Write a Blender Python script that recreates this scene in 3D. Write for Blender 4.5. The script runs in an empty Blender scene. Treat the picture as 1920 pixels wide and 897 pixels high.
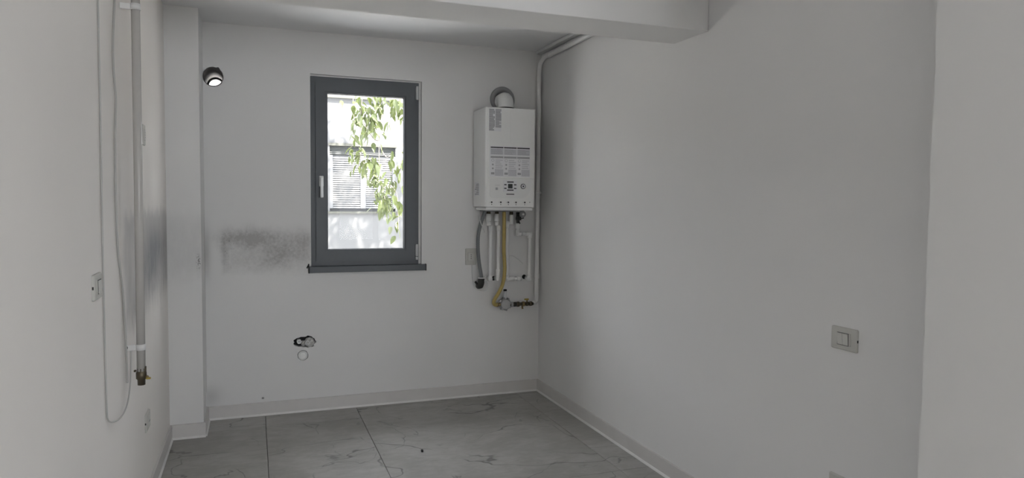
import bpy, bmesh, math, random
from mathutils import Vector, Matrix

random.seed(7)
S = bpy.context.scene
C = S.collection
PI = math.pi

# ------------------------------------------------------------------ camera
cam_data = bpy.data.cameras.new('camera')
cam_data.sensor_width = 36.0
cam_data.lens = 36.0 * 1309.0 / 1920.0
cam_data.clip_start = 0.05
cam_data.clip_end = 200
cam = bpy.data.objects.new('camera', cam_data)
C.objects.link(cam)
rx = Vector((0.93806653, -0.34633389, 0.0091661))      # image right, in the room's axes
dn = Vector((-0.00939586, -0.05187853, -0.9986092))    # image down
fw = Vector((0.34632773, 0.93667575, -0.05191961))     # viewing direction
cam.matrix_world = Matrix(((rx.x, -dn.x, -fw.x, 0.0), (rx.y, -dn.y, -fw.y, 0.0),
                           (rx.z, -dn.z, -fw.z, 1.4556), (0, 0, 0, 1)))
S.camera = cam

# ------------------------------------------------------------------ sky, sun, daylight
world = bpy.data.worlds.new('sky')
S.world = world
world.use_nodes = True
bg = world.node_tree.nodes['Background']
bg.inputs['Color'].default_value = (0.90, 0.935, 1.0, 1)
bg.inputs['Strength'].default_value = 13.0

sun_d = bpy.data.lights.new('sun', 'SUN')
sun_d.energy = 62.0
sun_d.angle = 0.0095
sun_d.color = (1.0, 0.94, 0.865)
sun = bpy.data.objects.new('sun', sun_d)
C.objects.link(sun)
SUN = Vector((-0.30, 0.55, -0.75)).normalized()
sun.rotation_euler = SUN.to_track_quat('-Z', 'Y').to_euler()
sun.location = (6, -8, 14)


def sky_portal(name, loc, direction, sx, sz):
    """tells the renderer where the sky shines in; gives off no light of its own"""
    d = bpy.data.lights.new(name, 'AREA')
    d.shape = 'RECTANGLE'
    d.size, d.size_y = sx, sz
    d.cycles.is_portal = True
    o = bpy.data.objects.new(name, d)
    C.objects.link(o)
    o.location = loc
    o.rotation_euler = Vector(direction).to_track_quat('-Z', 'Y').to_euler()
    return o


sky_portal('portal_back_window', (.75, 5.40, 1.66), (0, -1, 0), .78, 1.32)
sky_portal('portal_rear_window', (2.2, -3.72, 1.4), (0, 1, 0), 1.5, 1.5)
sky_portal('portal_fill_window', (4.72, -2.525, 1.425), (-1, 0, 0), 1.05, 1.15)  # sky through the added side window

vs = S.view_settings
vs.view_transform = 'Standard'
vs.look = 'None'
vs.exposure = 0.12
vs.gamma = 1.0
vs.use_curve_mapping = False

# ------------------------------------------------------------------ helpers: objects
def link(name, me, parent=None, mat=None):
    o = bpy.data.objects.new(name, me)
    C.objects.link(o)
    if parent is not None:
        o.parent = parent
    if mat is not None and me is not None and not me.materials:
        me.materials.append(mat)
    return o


def tag(o, label=None, cat=None, group=None, kind=None):
    if label: o['label'] = label
    if cat: o['category'] = cat
    if group: o['group'] = group
    if kind: o['kind'] = kind
    return o


def thing(name, label, cat, loc=(0, 0, 0), group=None):
    o = bpy.data.objects.new(name, None)
    o.empty_display_size = 0.05
    C.objects.link(o)
    o.location = loc
    return tag(o, label, cat, group)


class MB:
    """collects geometry in room coordinates; build() makes ONE mesh object (relative to its parent's location)"""
    def __init__(s):
        s.bm = bmesh.new()

    def box(s, a, b, bev=0.0, seg=2, edges=None):
        x0, x1 = sorted((a[0], b[0])); y0, y1 = sorted((a[1], b[1])); z0, z1 = sorted((a[2], b[2]))
        r = bmesh.ops.create_cube(s.bm, size=1.0)
        vs_ = r['verts']
        for v in vs_:
            v.co = Vector((x0 + (v.co.x + .5) * (x1 - x0), y0 + (v.co.y + .5) * (y1 - y0), z0 + (v.co.z + .5) * (z1 - z0)))
        if bev > 0:
            es = set()
            for v in vs_:
                for e in v.link_edges: es.add(e)
            if edges: es = [e for e in es if edges(e)]
            bmesh.ops.bevel(s.bm, geom=list(es), offset=bev, segments=seg, affect='EDGES', profile=0.5)
        return s

    def tube(s, pts, r, n=14, cap=True, smooth_path=0):
        P = [Vector(p) for p in pts]
        if smooth_path:
            P = spline(P, smooth_path)
        R = r if isinstance(r, (list, tuple)) else [r] * len(P)
        if len(R) != len(P):
            R = [R[0] + (R[-1] - R[0]) * i / (len(P) - 1) for i in range(len(P))]
        t0 = (P[1] - P[0]).normalized()
        ref = Vector((0, 0, 1)) if abs(t0.z) < 0.9 else Vector((1, 0, 0))
        u = t0.cross(ref).normalized()
        rings = []
        for i, p in enumerate(P):
            if i == 0: t = P[1] - P[0]
            elif i == len(P) - 1: t = P[-1] - P[-2]
            else: t = (P[i + 1] - P[i]).normalized() + (P[i] - P[i - 1]).normalized()
            t = t.normalized()
            u = (u - t * u.dot(t)).normalized()
            w = t.cross(u)
            rings.append([s.bm.verts.new(p + (u * math.cos(2 * PI * k / n) + w * math.sin(2 * PI * k / n)) * R[i]) for k in range(n)])
        for i in range(len(rings) - 1):
            for k in range(n):
                f = s.bm.faces.new((rings[i][k], rings[i][(k + 1) % n], rings[i + 1][(k + 1) % n], rings[i + 1][k]))
                f.smooth = True
        if cap:
            s.bm.faces.new(rings[0][::-1]); s.bm.faces.new(rings[-1])
        return s

    def lathe(s, origin, axis, prof, n=24, closed=False):
        """prof: list of (distance along axis, radius)"""
        o = Vector(origin); a = Vector(axis).normalized()
        ref = Vector((0, 0, 1)) if abs(a.z) < 0.9 else Vector((1, 0, 0))
        u = a.cross(ref).normalized(); w = a.cross(u)
        rings = []
        for d, r in prof:
            rings.append([s.bm.verts.new(o + a * d + (u * math.cos(2 * PI * k / n) + w * math.sin(2 * PI * k / n)) * max(r, 1e-5)) for k in range(n)])
        for i in range(len(rings) - 1):
            for k in range(n):
                f = s.bm.faces.new((rings[i][k], rings[i][(k + 1) % n], rings[i + 1][(k + 1) % n], rings[i + 1][k]))
                f.smooth = True
        if closed:
            for k in range(n):
                s.bm.faces.new((rings[-1][k], rings[-1][(k + 1) % n], rings[0][(k + 1) % n], rings[0][k]))
        else:
            s.bm.faces.new(rings[0][::-1]); s.bm.faces.new(rings[-1])
        return s

    def poly(s, pts):
        s.bm.faces.new([s.bm.verts.new(Vector(p)) for p in pts])
        return s

    def prism(s, pts, vec):
        v = Vector(vec)
        a = [s.bm.verts.new(Vector(p)) for p in pts]
        b = [s.bm.verts.new(Vector(p) + v) for p in pts]
        n = len(a)
        s.bm.faces.new(a[::-1]); s.bm.faces.new(b)
        for k in range(n):
            s.bm.faces.new((a[k], a[(k + 1) % n], b[(k + 1) % n], b[k]))
        return s

    def build(s, name, mat, parent=None, recalc=True):
        if recalc:
            bmesh.ops.recalc_face_normals(s.bm, faces=s.bm.faces)
        if parent is not None:
            loc = parent.matrix_world.translation.copy()
            p = parent; loc = Vector((0, 0, 0))
            while p is not None:
                loc += p.location; p = p.parent
            bmesh.ops.translate(s.bm, verts=s.bm.verts, vec=-loc)
        me = bpy.data.meshes.new(name)
        s.bm.to_mesh(me); s.bm.free()
        return link(name, me, parent, mat)


def spline(P, k):
    out = []
    n = len(P)
    for i in range(n - 1):
        p0 = P[max(i - 1, 0)]; p1 = P[i]; p2 = P[i + 1]; p3 = P[min(i + 2, n - 1)]
        for j in range(k):
            t = j / k
            out.append(0.5 * ((2 * p1) + (p2 - p0) * t + (2 * p0 - 5 * p1 + 4 * p2 - p3) * t * t + (3 * p1 - p0 - 3 * p2 + p3) * t ** 3))
    out.append(P[-1])
    return out


def struct(o, label=None):
    o['kind'] = 'structure'
    if label: o['label'] = label
    return o


# ------------------------------------------------------------------ helpers: materials
class N:
    """a node socket with arithmetic"""
    def __init__(s, nt, sock): s.nt, s.k = nt, sock

    def _op(s, op, *others):
        n = s.nt.nodes.new('ShaderNodeMath'); n.operation = op
        s.nt.links.new(s.k, n.inputs[0])
        for i, o in enumerate(others):
            if isinstance(o, N): s.nt.links.new(o.k, n.inputs[i + 1])
            else: n.inputs[i + 1].default_value = o
        return N(s.nt, n.outputs[0])
    def __add__(s, o): return s._op('ADD', o)
    def __sub__(s, o): return s._op('SUBTRACT', o)
    def __mul__(s, o): return s._op('MULTIPLY', o)
    def __truediv__(s, o): return s._op('DIVIDE', o)
    def pow(s, o): return s._op('POWER', o)
    def max(s, o): return s._op('MAXIMUM', o)
    def min(s, o): return s._op('MINIMUM', o)
    def abs(s): return s._op('ABSOLUTE')
    def exp(s): return s._op('EXPONENT')
    def step(s, a, b):
        n = s.nt.nodes.new('ShaderNodeMapRange'); n.interpolation_type = 'SMOOTHSTEP'
        s.nt.links.new(s.k, n.inputs['Value'])
        n.inputs['From Min'].default_value = a; n.inputs['From Max'].default_value = b
        return N(s.nt, n.outputs['Result'])


class Mat:
    def __init__(s, name, color=(.8, .8, .8), rough=.6, metal=0.0, spec=None):
        s.m = bpy.data.materials.new(name); s.m.use_nodes = True
        s.nt = s.m.node_tree
        s.b = s.nt.nodes['Principled BSDF']
        s.b.inputs['Base Color'].default_value = (*color, 1)
        s.b.inputs['Roughness'].default_value = rough
        s.b.inputs['Metallic'].default_value = metal
        if spec is not None: s.b.inputs['Specular IOR Level'].default_value = spec
        s.color = color

    def coord(s, kind='pos'):
        if kind == 'pos':
            n = s.nt.nodes.new('ShaderNodeNewGeometry'); return n.outputs['Position']
        n = s.nt.nodes.new('ShaderNodeTexCoord'); return n.outputs['Object']

    def xyz(s, sock):
        n = s.nt.nodes.new('ShaderNodeSeparateXYZ'); s.nt.links.new(sock, n.inputs[0])
        return [N(s.nt, n.outputs[i]) for i in range(3)]

    def scaled(s, sock, v):
        n = s.nt.nodes.new('ShaderNodeMapping'); s.nt.links.new(sock, n.inputs['Vector'])
        n.inputs['Scale'].default_value = v
        return n.outputs[0]

    def noise(s, sock, scale, detail=3, rough=.55, dist=0.0):
        n = s.nt.nodes.new('ShaderNodeTexNoise'); s.nt.links.new(sock, n.inputs['Vector'])
        n.inputs['Scale'].default_value = scale; n.inputs['Detail'].default_value = detail
        n.inputs['Roughness'].default_value = rough; n.inputs['Distortion'].default_value = dist
        return N(s.nt, n.outputs['Fac'])

    def mix(s, a, b, fac):
        n = s.nt.nodes.new('ShaderNodeMix'); n.data_type = 'RGBA'
        if isinstance(fac, N): s.nt.links.new(fac.k, n.inputs['Factor'])
        else: n.inputs['Factor'].default_value = fac
        for k, v in (('A', a), ('B', b)):
            i = [q for q in n.inputs if q.name == k and q.type == 'RGBA'][0]
            if isinstance(v, (tuple, list)): i.default_value = (*v, 1)
            else: s.nt.links.new(v, i)
        return [q for q in n.outputs if q.type == 'RGBA'][0]

    def base(s, sock):
        s.nt.links.new(sock, s.b.inputs['Base Color']); return s

    def bump(s, h, strength=.2, dist=.002):
        n = s.nt.nodes.new('ShaderNodeBump'); n.inputs['Strength'].default_value = strength
        n.inputs['Distance'].default_value = dist
        s.nt.links.new(h.k, n.inputs['Height']); s.nt.links.new(n.outputs[0], s.b.inputs['Normal'])
        return s


def simple(name, color, rough=.5, metal=0.0, grain=0.06, gscale=30, bump=0.0):
    M = Mat(name, color, rough, metal)
    co = M.coord('obj')
    nz = M.noise(co, gscale, 3)
    dark = tuple(c * (1 - grain) for c in color); lite = tuple(min(1, c * (1 + grain)) for c in color)
    M.base(M.mix(dark, lite, nz))
    if bump: M.bump(nz, bump, .002)
    return M.m


def gauss(x, z, cx, cz, sx, sz):
    a = (x - cx) / sx; b = (z - cz) / sz
    return ((a * a + b * b) * -1.0).exp()


WALL = (0.85, 0.845, 0.835)


def wall_base(name, color=WALL):
    M = Mat(name, color, .82, spec=.25)
    p = M.coord('pos')
    big = M.noise(p, 1.3, 3); fine = M.noise(p, 45, 4)
    col = M.mix(tuple(c * .965 for c in color), tuple(min(1, c * 1.03) for c in color), big)
    M.bump(fine * .5 + M.noise(p, 7, 2) * .8, .12, .004)
    return M, p, col


def m_wall_plain():
    M, p, col = wall_base('white_plaster'); M.base(col); return M.m


def m_wall_back():
    M, p, col = wall_base('stained_plaster_back')
    x, y, z = M.xyz(p)
    n1 = M.noise(p, 9, 5, .65); n2 = M.noise(p, 60, 3, .6); n3 = M.noise(p, 3.5, 3)
    zz = z + (n1 - .5) * .10
    xx = x + (n1 - .5) * .07
    # residue left by a removed splashback, between the pillar and the window
    body = xx.step(-.215, -.165) * (xx.step(.395, .34)) * zz.step(.93, 1.06) * zz.step(1.31, 1.20)
    dark1 = gauss(xx, zz, -.04, 1.215, .17, .055)
    dark2 = gauss(xx, zz, .20, 1.10, .17, .085)
    dark3 = gauss(xx, zz, .32, 1.19, .09, .04)
    edge = gauss(xx, zz, -.185, 1.12, .022, .11)
    mask = (body * .28 + dark1 * .62 + dark2 * .5 + dark3 * .3 + edge * .3) * (n1 * 1.0 + .45) * (n2 * 1.5 + .25)
    mask = mask * (x.step(.372, .36))
    # dark crack line in the corner with the pillar and a small dark patch by the plinth
    mask = mask + gauss(x, z, -.295, 1.10, .025, .16) * .5 + gauss(x, z, -.28, .16, .06, .06) * .35
    # pin-holes
    sp = M.noise(p, 120, 2).step(.66, .72) * (gauss(xx, zz, -.165, 1.13, .05, .10)) * 1.0
    chip = gauss(x, z, .045, .117, .007, .006) * 1.1
    mask = (mask.min(.8) * .62 + sp * .6 + chip).min(1.0)
    M.base(M.mix(col, (.11, .10, .095), mask))
    return M.m


def m_wall_left():
    M, p, col = wall_base('stained_plaster_left', (0.90, 0.868, 0.83))  # base colour also carries the warm light falling on this wall
    x, y, z = M.xyz(p)
    n1 = M.noise(M.scaled(p, (1, 1, .35)), 12, 5, .7); n2 = M.noise(p, 5, 3)
    zz = z + (n1 - .5) * .16
    yy = y + (n2 - .5) * .18
    body = yy.step(3.10, 3.22) * zz.step(.86, 1.02) * zz.step(1.43, 1.36)
    core = yy.step(3.45, 3.75) * gauss(yy, zz, 4.05, 1.17, .55, .17)
    low = gauss(yy, zz, 3.40, .98, .10, .07)
    mask = (body * .34 + core * .62 + low * .2) * (n1 * 1.1 + .35)
    M.base(M.mix(col, (.20, .215, .235), mask.min(.85)))
    return M.m


def m_wall_pillar():
    M, p, col = wall_base('stained_plaster_pillar')
    x, y, z = M.xyz(p)
    n1 = M.noise(M.scaled(p, (1, 1, .4)), 14, 5, .7)
    zz = z + (n1 - .5) * .14
    band = zz.step(.92, 1.08) * zz.step(1.42, 1.28)
    chip = gauss(x, z, -.318, 1.08, .010, .035) * M.noise(p, 160, 2).step(.50, .58)
    mask = band * (n1 * .5) * .42
    mask = mask + gauss(y, z, 4.93, 1.1, .03, .2) * .4
    M.base(M.mix(col, (.12, .115, .11), (mask + chip).min(.9)))
    return M.m


def m_tile():
    M = Mat('grey_marble_tile', (.30, .30, .29), .42, spec=.4)
    info = M.nt.nodes.new('ShaderNodeObjectInfo')
    p = M.coord('pos')
    add = M.nt.nodes.new('ShaderNodeVectorMath'); add.operation = 'MULTIPLY_ADD'
    M.nt.links.new(p, add.inputs[0]); add.inputs[1].default_value = (1, 1, 1)
    cmb = M.nt.nodes.new('ShaderNodeCombineXYZ')
    rnd = N(M.nt, info.outputs['Random'])
    M.nt.links.new((rnd * 9.0).k, cmb.inputs[0]); M.nt.links.new((rnd * 5.0).k, cmb.inputs[1])
    M.nt.links.new(cmb.outputs[0], add.inputs[2])
    q = add.outputs[0]
    cloud = M.noise(q, 2.2, 6, .62, .6)
    cloud2 = M.noise(M.scaled(q, (1, 2.2, 1)), 9, 5, .65, .4)
    col = M.mix((.345, .337, .312), (.47, .465, .445), (cloud * .65 + cloud2 * .45 - .05).step(.35, .72))
    # thin dark veins: zero crossings of distorted noise, broken up by a mask
    v1 = (M.noise(M.scaled(q, (1.0, 1.5, 1)), 1.25, 4, .42, .35) - .5).abs()
    vein = v1.step(.0065, .0008) * M.noise(q, 2.0, 2).step(.44, .56)
    v2 = (M.noise(M.scaled(q, (1.4, .9, 1)), 1.9, 4, .42, .5) - .5).abs()
    vein2 = v2.step(.007, .001) * M.noise(q, 2.9, 2).step(.50, .60) * .6
    smudge = M.noise(M.scaled(q, (1, 2.5, 1)), 24, 4, .6).step(.60, .75) * .28
    M.base(M.mix(col, (.12, .117, .105), (vein * .8 + vein2 + smudge).min(.85)))
    M.bump(cloud2, .05, .001)
    return M.m


def m_leaf():
    M = Mat('walnut_leaf', (.16, .30, .05), .45)
    info = M.nt.nodes.new('ShaderNodeObjectInfo')
    p = M.coord('pos')
    f = (N(M.nt, info.outputs['Random']) * .6 + M.noise(p, 5, 2) * .5).min(1.0)
    col = M.mix((.014, .0215, .0045), (.038, .050, .0105), f)
    M.base(col)
    tr = M.nt.nodes.new('ShaderNodeBsdfTranslucent')
    tr.inputs['Color'].default_value = (.045, .058, .012, 1)
    mx = M.nt.nodes.new('ShaderNodeMixShader'); mx.inputs[0].default_value = .45
    out = M.nt.nodes['Material Output']
    M.nt.links.new(M.b.outputs[0], mx.inputs[1]); M.nt.links.new(tr.outputs[0], mx.inputs[2])
    M.nt.links.new(mx.outputs[0], out.inputs['Surface'])
    return M.m


def m_glass(name):
    m = bpy.data.materials.new(name); m.use_nodes = True
    nt = m.node_tree; nt.nodes.clear()
    out = nt.nodes.new('ShaderNodeOutputMaterial')
    t = nt.nodes.new('ShaderNodeBsdfTransparent'); t.inputs[0].default_value = (.97, .97, .97, 1)
    g = nt.nodes.new('ShaderNodeBsdfGlossy'); g.inputs['Roughness'].default_value = .02
    fr = nt.nodes.new('ShaderNodeFresnel'); fr.inputs['IOR'].default_value = 1.10
    mx = nt.nodes.new('ShaderNodeMixShader')
    nt.links.new(fr.outputs[0], mx.inputs[0]); nt.links.new(t.outputs[0], mx.inputs[1]); nt.links.new(g.outputs[0], mx.inputs[2])
    nt.links.new(mx.outputs[0], out.inputs['Surface'])
    return m


PLASTER = m_wall_plain()
BACKW = m_wall_back()
LEFTW = m_wall_left()
PILW = m_wall_pillar()
CEIL = wall_base('ceiling_paint', (.86, .86, .86)); CEIL[0].base(CEIL[2]); CEIL = CEIL[0].m
TILE = m_tile()
GROUT = simple('grout', (.14, .14, .135), .9)
BASE = simple('plinth_tile', (.72, .70, .68), .5, gscale=8)
SEAL = simple('white_sealant', (.84, .83, .81), .4)
ANTH = simple('anthracite_pvc', (.095, .106, .116), .42, grain=.05)
RUBBER = simple('black_rubber', (.012, .012, .012), .7)
ALU = simple('satin_aluminium', (.80, .81, .82), .40, .25)
WPLAST = simple('white_plastic', (.78, .78, .77), .35, grain=.02)
SWITCH = simple('cream_switch_plastic', (.60, .595, .555), .75, grain=.02)
ROCKER = simple('rocker_plastic', (.64, .635, .60), .65, grain=.02)
ENAMEL = simple('white_enamel', (.90, .90, .885), .40, grain=.015)
ENAM2 = simple('white_panel_plastic', (.86, .86, .85), .4, grain=.015)
PPR = simple('white_pipe_plastic', (.93, .93, .915), .42, grain=.03)
PAINTP = simple('white_painted_steel', (.84, .835, .82), .35, grain=.03)
WPIPE = simple('shaded_painted_steel', (.56, .545, .52), .26, grain=.03)  # white paint darkened so the colour carries the left pipe's shade
YHOSE = simple('yellow_gas_hose', (.52, .40, .13), .45, grain=.12)
GHOSE = simple('grey_drain_hose', (.22, .23, .235), .5)
DARK = simple('dark_fitting', (.035, .034, .032), .5)
CAST = simple('cast_aluminium', (.40, .40, .40), .42, .7, grain=.15, bump=.3)
BRASS = simple('aged_brass', (.34, .26, .13), .38, .8, grain=.25)
BRONZE = simple('dark_bronze', (.12, .10, .07), .42, .7, grain=.3)
YLEVER = simple('yellow_lever', (.45, .33, .06), .45)
GASKET = simple('grey_rosette_rubber', (.33, .33, .335), .55)
PAPER = simple('white_sticker', (.84, .84, .86), .6, grain=.02)
INK = simple('black_print', (.03, .03, .032), .6)
INKG = simple('grey_print', (.42, .42, .44), .6, grain=.2, gscale=160)
INKL = simple('light_grey_print', (.62, .62, .65), .6, grain=.18, gscale=140)
LCD = simple('lcd_glass', (.05, .055, .055), .15)
DUCT = simple('grey_duct_liner', (.13, .118, .112), .7, grain=.1)
RAW = simple('raw_mortar', (.58, .57, .55), .95, grain=.25, gscale=60, bump=.8)
HOLE = simple('cavity_shade', (.02, .02, .02), .9)  # near-black standing for the shade inside holes
CABLE = simple('pale_grey_cable', (.50, .49, .47), .5)
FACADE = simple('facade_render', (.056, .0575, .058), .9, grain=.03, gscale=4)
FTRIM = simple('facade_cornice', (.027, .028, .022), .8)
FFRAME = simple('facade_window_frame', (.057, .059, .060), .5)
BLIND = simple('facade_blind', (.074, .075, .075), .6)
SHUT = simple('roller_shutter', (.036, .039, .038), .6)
BARK = simple('bark', (.11, .095, .08), .9, grain=.3, gscale=20, bump=.5)
LEAF = m_leaf()
GLASS = m_glass('window_glass')
GROUND = simple('pale_paving', (.46, .455, .44), .9, grain=.15, gscale=2)
PEB = simple('dark_crumb', (.02, .02, .02), .8)

# ------------------------------------------------------------------ room dimensions (metres)
XL, XR, YB, H = -0.49, 2.058, 4.96, 2.60
YO = 5.36                     # outer face of the back wall
PX, PY = -0.302, 4.62         # pillar corner
EX, EY = 1.80, 1.452          # end of the partition on the right
XE, YR = 4.50, -3.50          # far sides of the living area

# ------------------------------------------------------------------ floor: slab + tiles
fl = MB().box((XL - .2, YR - .2, -.25), (XE + .2, YO, -.010)).build('floor', GROUT)
struct(fl)


def tile(x0, x1, y0, y1):
    g = .0013
    x0, x1 = max(x0, XL), x1
    b = MB().box((x0 + g, y0 + g, -.012), (x1 - g, y1 - g, 0), .0012, 1)
    o = b.build('tile', TILE, fl)
    me = o.data
    cx, cy = (x0 + x1) / 2, (y0 + y1) / 2
    me.transform(Matrix.Translation((-cx, -cy, 0)))
    o.location = (cx, cy, 0)
    return o


def rows(x0, x1, cuts, ylo, yhi):
    ys = [ylo] + sorted(c for c in cuts if ylo + .02 < c < yhi - .005) + [yhi]
    for a, b in zip(ys[:-1], ys[1:]): tile(x0, x1, a, b)


rows(-.54, .06, [4.69 - 1.2 * k for k in range(8)], YR, YB)
rows(.06, .665, [4.69 - 1.2 * k for k in range(8)], YR, YB)
rows(.665, 1.865, [4.90 - 1.6 * k for k in range(7)], YR, YB)
rows(1.865, XR, [4.90 - 1.6 * k for k in range(3)], EY, YB)
rows(1.865, 3.065, [4.90 - 1.6 * k for k in range(2, 7)], YR, EY)
rows(3.065, 4.265, [4.90 - 1.6 * k for k in range(2, 7)], YR, EY)
rows(4.265, XE, [4.90 - 1.6 * k for k in range(2, 7)], YR, EY)

# ------------------------------------------------------------------ ceiling and beam
struct(MB().box((XL - .2, YR - .2, H), (XE + .2, YO, H + .2)).build('ceiling', CEIL))
beam = MB().box((XL, 2.868, 2.287), (XR, 3.158, H), .004, 2).build('ceiling_beam', PLASTER)
struct(beam, 'white plastered downstand beam crossing the room under the ceiling')

# ------------------------------------------------------------------ walls
struct(MB().box((XL - .2, YR - .2, -.25), (XL, YO, H)).build('wall_left', LEFTW))

# back wall: window opening, duct hole, sewer hole, drain socket
WX0, WX1, WZ0, WZ1 = .365, 1.136, 1.004, 2.317
VX, VZ, VR = -.241, 2.254, .063
b = MB()


def pane_fb(x0, x1, z0, z1):
    b.poly([(x0, YB, z0), (x1, YB, z0), (x1, YB, z1), (x0, YB, z1)])
    b.poly([(x0, YO, z0), (x0, YO, z1), (x1, YO, z1), (x1, YO, z0)])


def round_cell(x0, x1, z0, z1, outline, depth, through=False):
    """wall cell with an irregular hole; outline: list of (x, z) counter-clockwise starting at angle 0"""
    n = len(outline)
    cx, cz = (x0 + x1) / 2, (z0 + z1) / 2

    def onrect(px, pz):
        dx, dz = px - cx, pz - cz
        s_ = min(((x1 - x0) / 2) / max(abs(dx), 1e-9), ((z1 - z0) / 2) / max(abs(dz), 1e-9))
        return cx + dx * s_, cz + dz * s_
    for ysurf, flip in ((YB, False), (YO, True)):
        if flip and not through:
            b.poly([(x0, YO, z0), (x0, YO, z1), (x1, YO, z1), (x1, YO, z0)])
            continue
        for k in range(n):
            p, q = outline[k], outline[(k + 1) % n]
            P, Q = onrect(*p), onrect(*q)
            pts = [(p[0], ysurf, p[1]), (P[0], ysurf, P[1])]
            # keep the rectangle's corner when the two outer points lie on different sides
            for corner in ((x0, z0), (x1, z0), (x1, z1), (x0, z1)):
                a0 = math.atan2(P[1] - cz, P[0] - cx); a1 = math.atan2(Q[1] - cz, Q[0] - cx); ac = math.atan2(corner[1] - cz, corner[0] - cx)
                d = (a1 - a0) % (2 * PI); e = (ac - a0) % (2 * PI)
                if 1e-6 < e < d - 1e-6 and d < PI: pts.append((corner[0], ysurf, corner[1]))
            pts += [(Q[0], ysurf, Q[1]), (q[0], ysurf, q[1])]
            b.poly(pts)
    yd = YO if through else YB + depth
    for k in range(n):
        p, q = outline[k], outline[(k + 1) % n]
        b.poly([(p[0], YB, p[1]), (q[0], YB, q[1]), (q[0], yd, q[1]), (p[0], yd, p[1])])
    if not through:
        b.poly([(p[0], yd, p[1]) for p in outline])


X0, X1, XM = XL - .2, XR + .24, .20
pane_fb(X0, XM, -.25, 2.154); pane_fb(X0, XM, 2.354, H)
pane_fb(X0, VX - .1, 2.154, 2.354); pane_fb(VX + .1, XM, 2.154, 2.354)
rv = random.Random(3)
vent_out = []
for k in range(40):
    a = 2 * PI * k / 40
    r = VR * (1 + rv.uniform(-.015, .03)) + (.006 if 5 < k < 8 else 0)
    vent_out.append((VX + r * math.cos(a), VZ + r * math.sin(a)))
round_cell(VX - .1, VX + .1, 2.154, 2.354, vent_out, 0, True)
HX, HZ = .318, .484
sew_out = []
for k in range(30):
    a = 2 * PI * k / 30
    r = 1 + rv.uniform(-.10, .10)
    sew_out.append((HX + .072 * r * math.cos(a) * (1 if math.cos(a) < 0 else 1.0), HZ + (.036 + .012 * (math.cos(a) > 0.2)) * r * math.sin(a)))
DX, DZ = .307, .392
dr_out = [(DX + .036 * (1 + rv.uniform(-.03, .05)) * math.cos(2 * PI * k / 28), DZ + .036 * math.sin(2 * PI * k / 28)) for k in range(28)]
pane_fb(XM, X1, -.25, .345)
pane_fb(XM, .23, .345, .431); pane_fb(.40, X1, .345, .431)
round_cell(.23, .40, .345, .431, dr_out, .05)
pane_fb(XM, .23, .431, .545); pane_fb(.40, X1, .431, .545)
round_cell(.23, .40, .431, .545, sew_out, .045)
pane_fb(XM, X1, .545, WZ0)
pane_fb(XM, WX0, WZ0, WZ1); pane_fb(WX1, X1, WZ0, WZ1)
pane_fb(XM, X1, WZ1, H)
for (xa, za, xb, zb) in ((WX0, WZ0, WX1, WZ0), (WX1, WZ0, WX1, WZ1), (WX1, WZ1, WX0, WZ1), (WX0, WZ1, WX0, WZ0)):
    b.poly([(xa, YB, za), (xb, YB, zb), (xb, YO, zb), (xa, YO, za)])
b.poly([(X0, YB, H), (X1, YB, H), (X1, YO, H), (X0, YO, H)])
struct(b.build('wall_back', BACKW, recalc=False))

# pillar in the left back corner, with a small electrical cut-out on its side
pb = MB()
pb.box((XL - .05, PY, -.02), (PX - .03, YB + .02, H))
cut = (4.845, 4.935, .100, .195)
for (y0, y1, z0, z1) in ((PY, cut[0], -.02, H), (cut[1], YB, -.02, H), (cut[0], cut[1], -.02, cut[2]), (cut[0], cut[1], cut[3], H)):
    pb.box((PX - .03, y0, z0), (PX, y1, z1))
pil = struct(pb.build('wall_pillar', PILW))
MB().box((PX - .029, cut[0] + .001, cut[2] + .001), (PX - .006, cut[1] - .001, cut[3] - .001)).build('cutout_shade', HOLE, pil)  # dark block stands in for the shade inside the cut-out

struct(MB().box((XR, EY - .02, -.25), (XR + .24, YB + .01, H)).build('wall_right', PLASTER))

# pier whose plastered corner shows at the right of the picture (slightly uneven arris)
PY0 = .50
pb = MB()
zs = [-.02 + i * (H + .02) / 60 for i in range(61)]
rr = random.Random(11)
off = [rr.uniform(-.0022, .0022) for _ in zs]
fr = [pb.bm.verts.new((EX, EY + o_, z)) for o_, z in zip(off, zs)]
bk = [pb.bm.verts.new((XR + .24, EY + .003, z)) for z in zs]
nr = [pb.bm.verts.new((EX, PY0, z)) for z in zs]
for i in range(60):
    pb.bm.faces.new((nr[i], fr[i], fr[i + 1], nr[i + 1]))
    pb.bm.faces.new((fr[i], bk[i], bk[i + 1], fr[i + 1]))
pb.poly([(EX, PY0, -.02), (XR + .24, PY0, -.02), (XR + .24, PY0, H), (EX, PY0, H)])
pb.poly([(XR + .24, PY0, -.02), (XR + .24, EY + .003, -.02), (XR + .24, EY + .003, H), (XR + .24, PY0, H)])
struct(pb.build('wall_pier', PLASTER))
struct(MB().box((XR + .20, EY, -.25), (XE + .2, EY + .2, H)).build('wall_partition', PLASTER))


def wall_with_opening(name, axis, pos, thick, a0, a1, o0, o1, z0, z1):
    q = MB()
    def bx(u0, u1, w0, w1):
        if axis == 'y': q.box((u0, pos, w0), (u1, pos + thick, w1))
        else: q.box((pos, u0, w0), (pos + thick, u1, w1))
    bx(a0, o0, -.25, H); bx(o1, a1, -.25, H); bx(o0, o1, -.25, z0); bx(o0, o1, z1, H)
    return struct(q.build(name, PLASTER))


wall_with_opening('wall_rear', 'y', YR, -.2, XL - .2, XE + .2, 1.45, 2.95, .65, 2.15)
wall_with_opening('wall_side', 'x', XE, .2, YR - .2, EY + .15, -3.05, -2.0, .85, 2.00)


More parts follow.
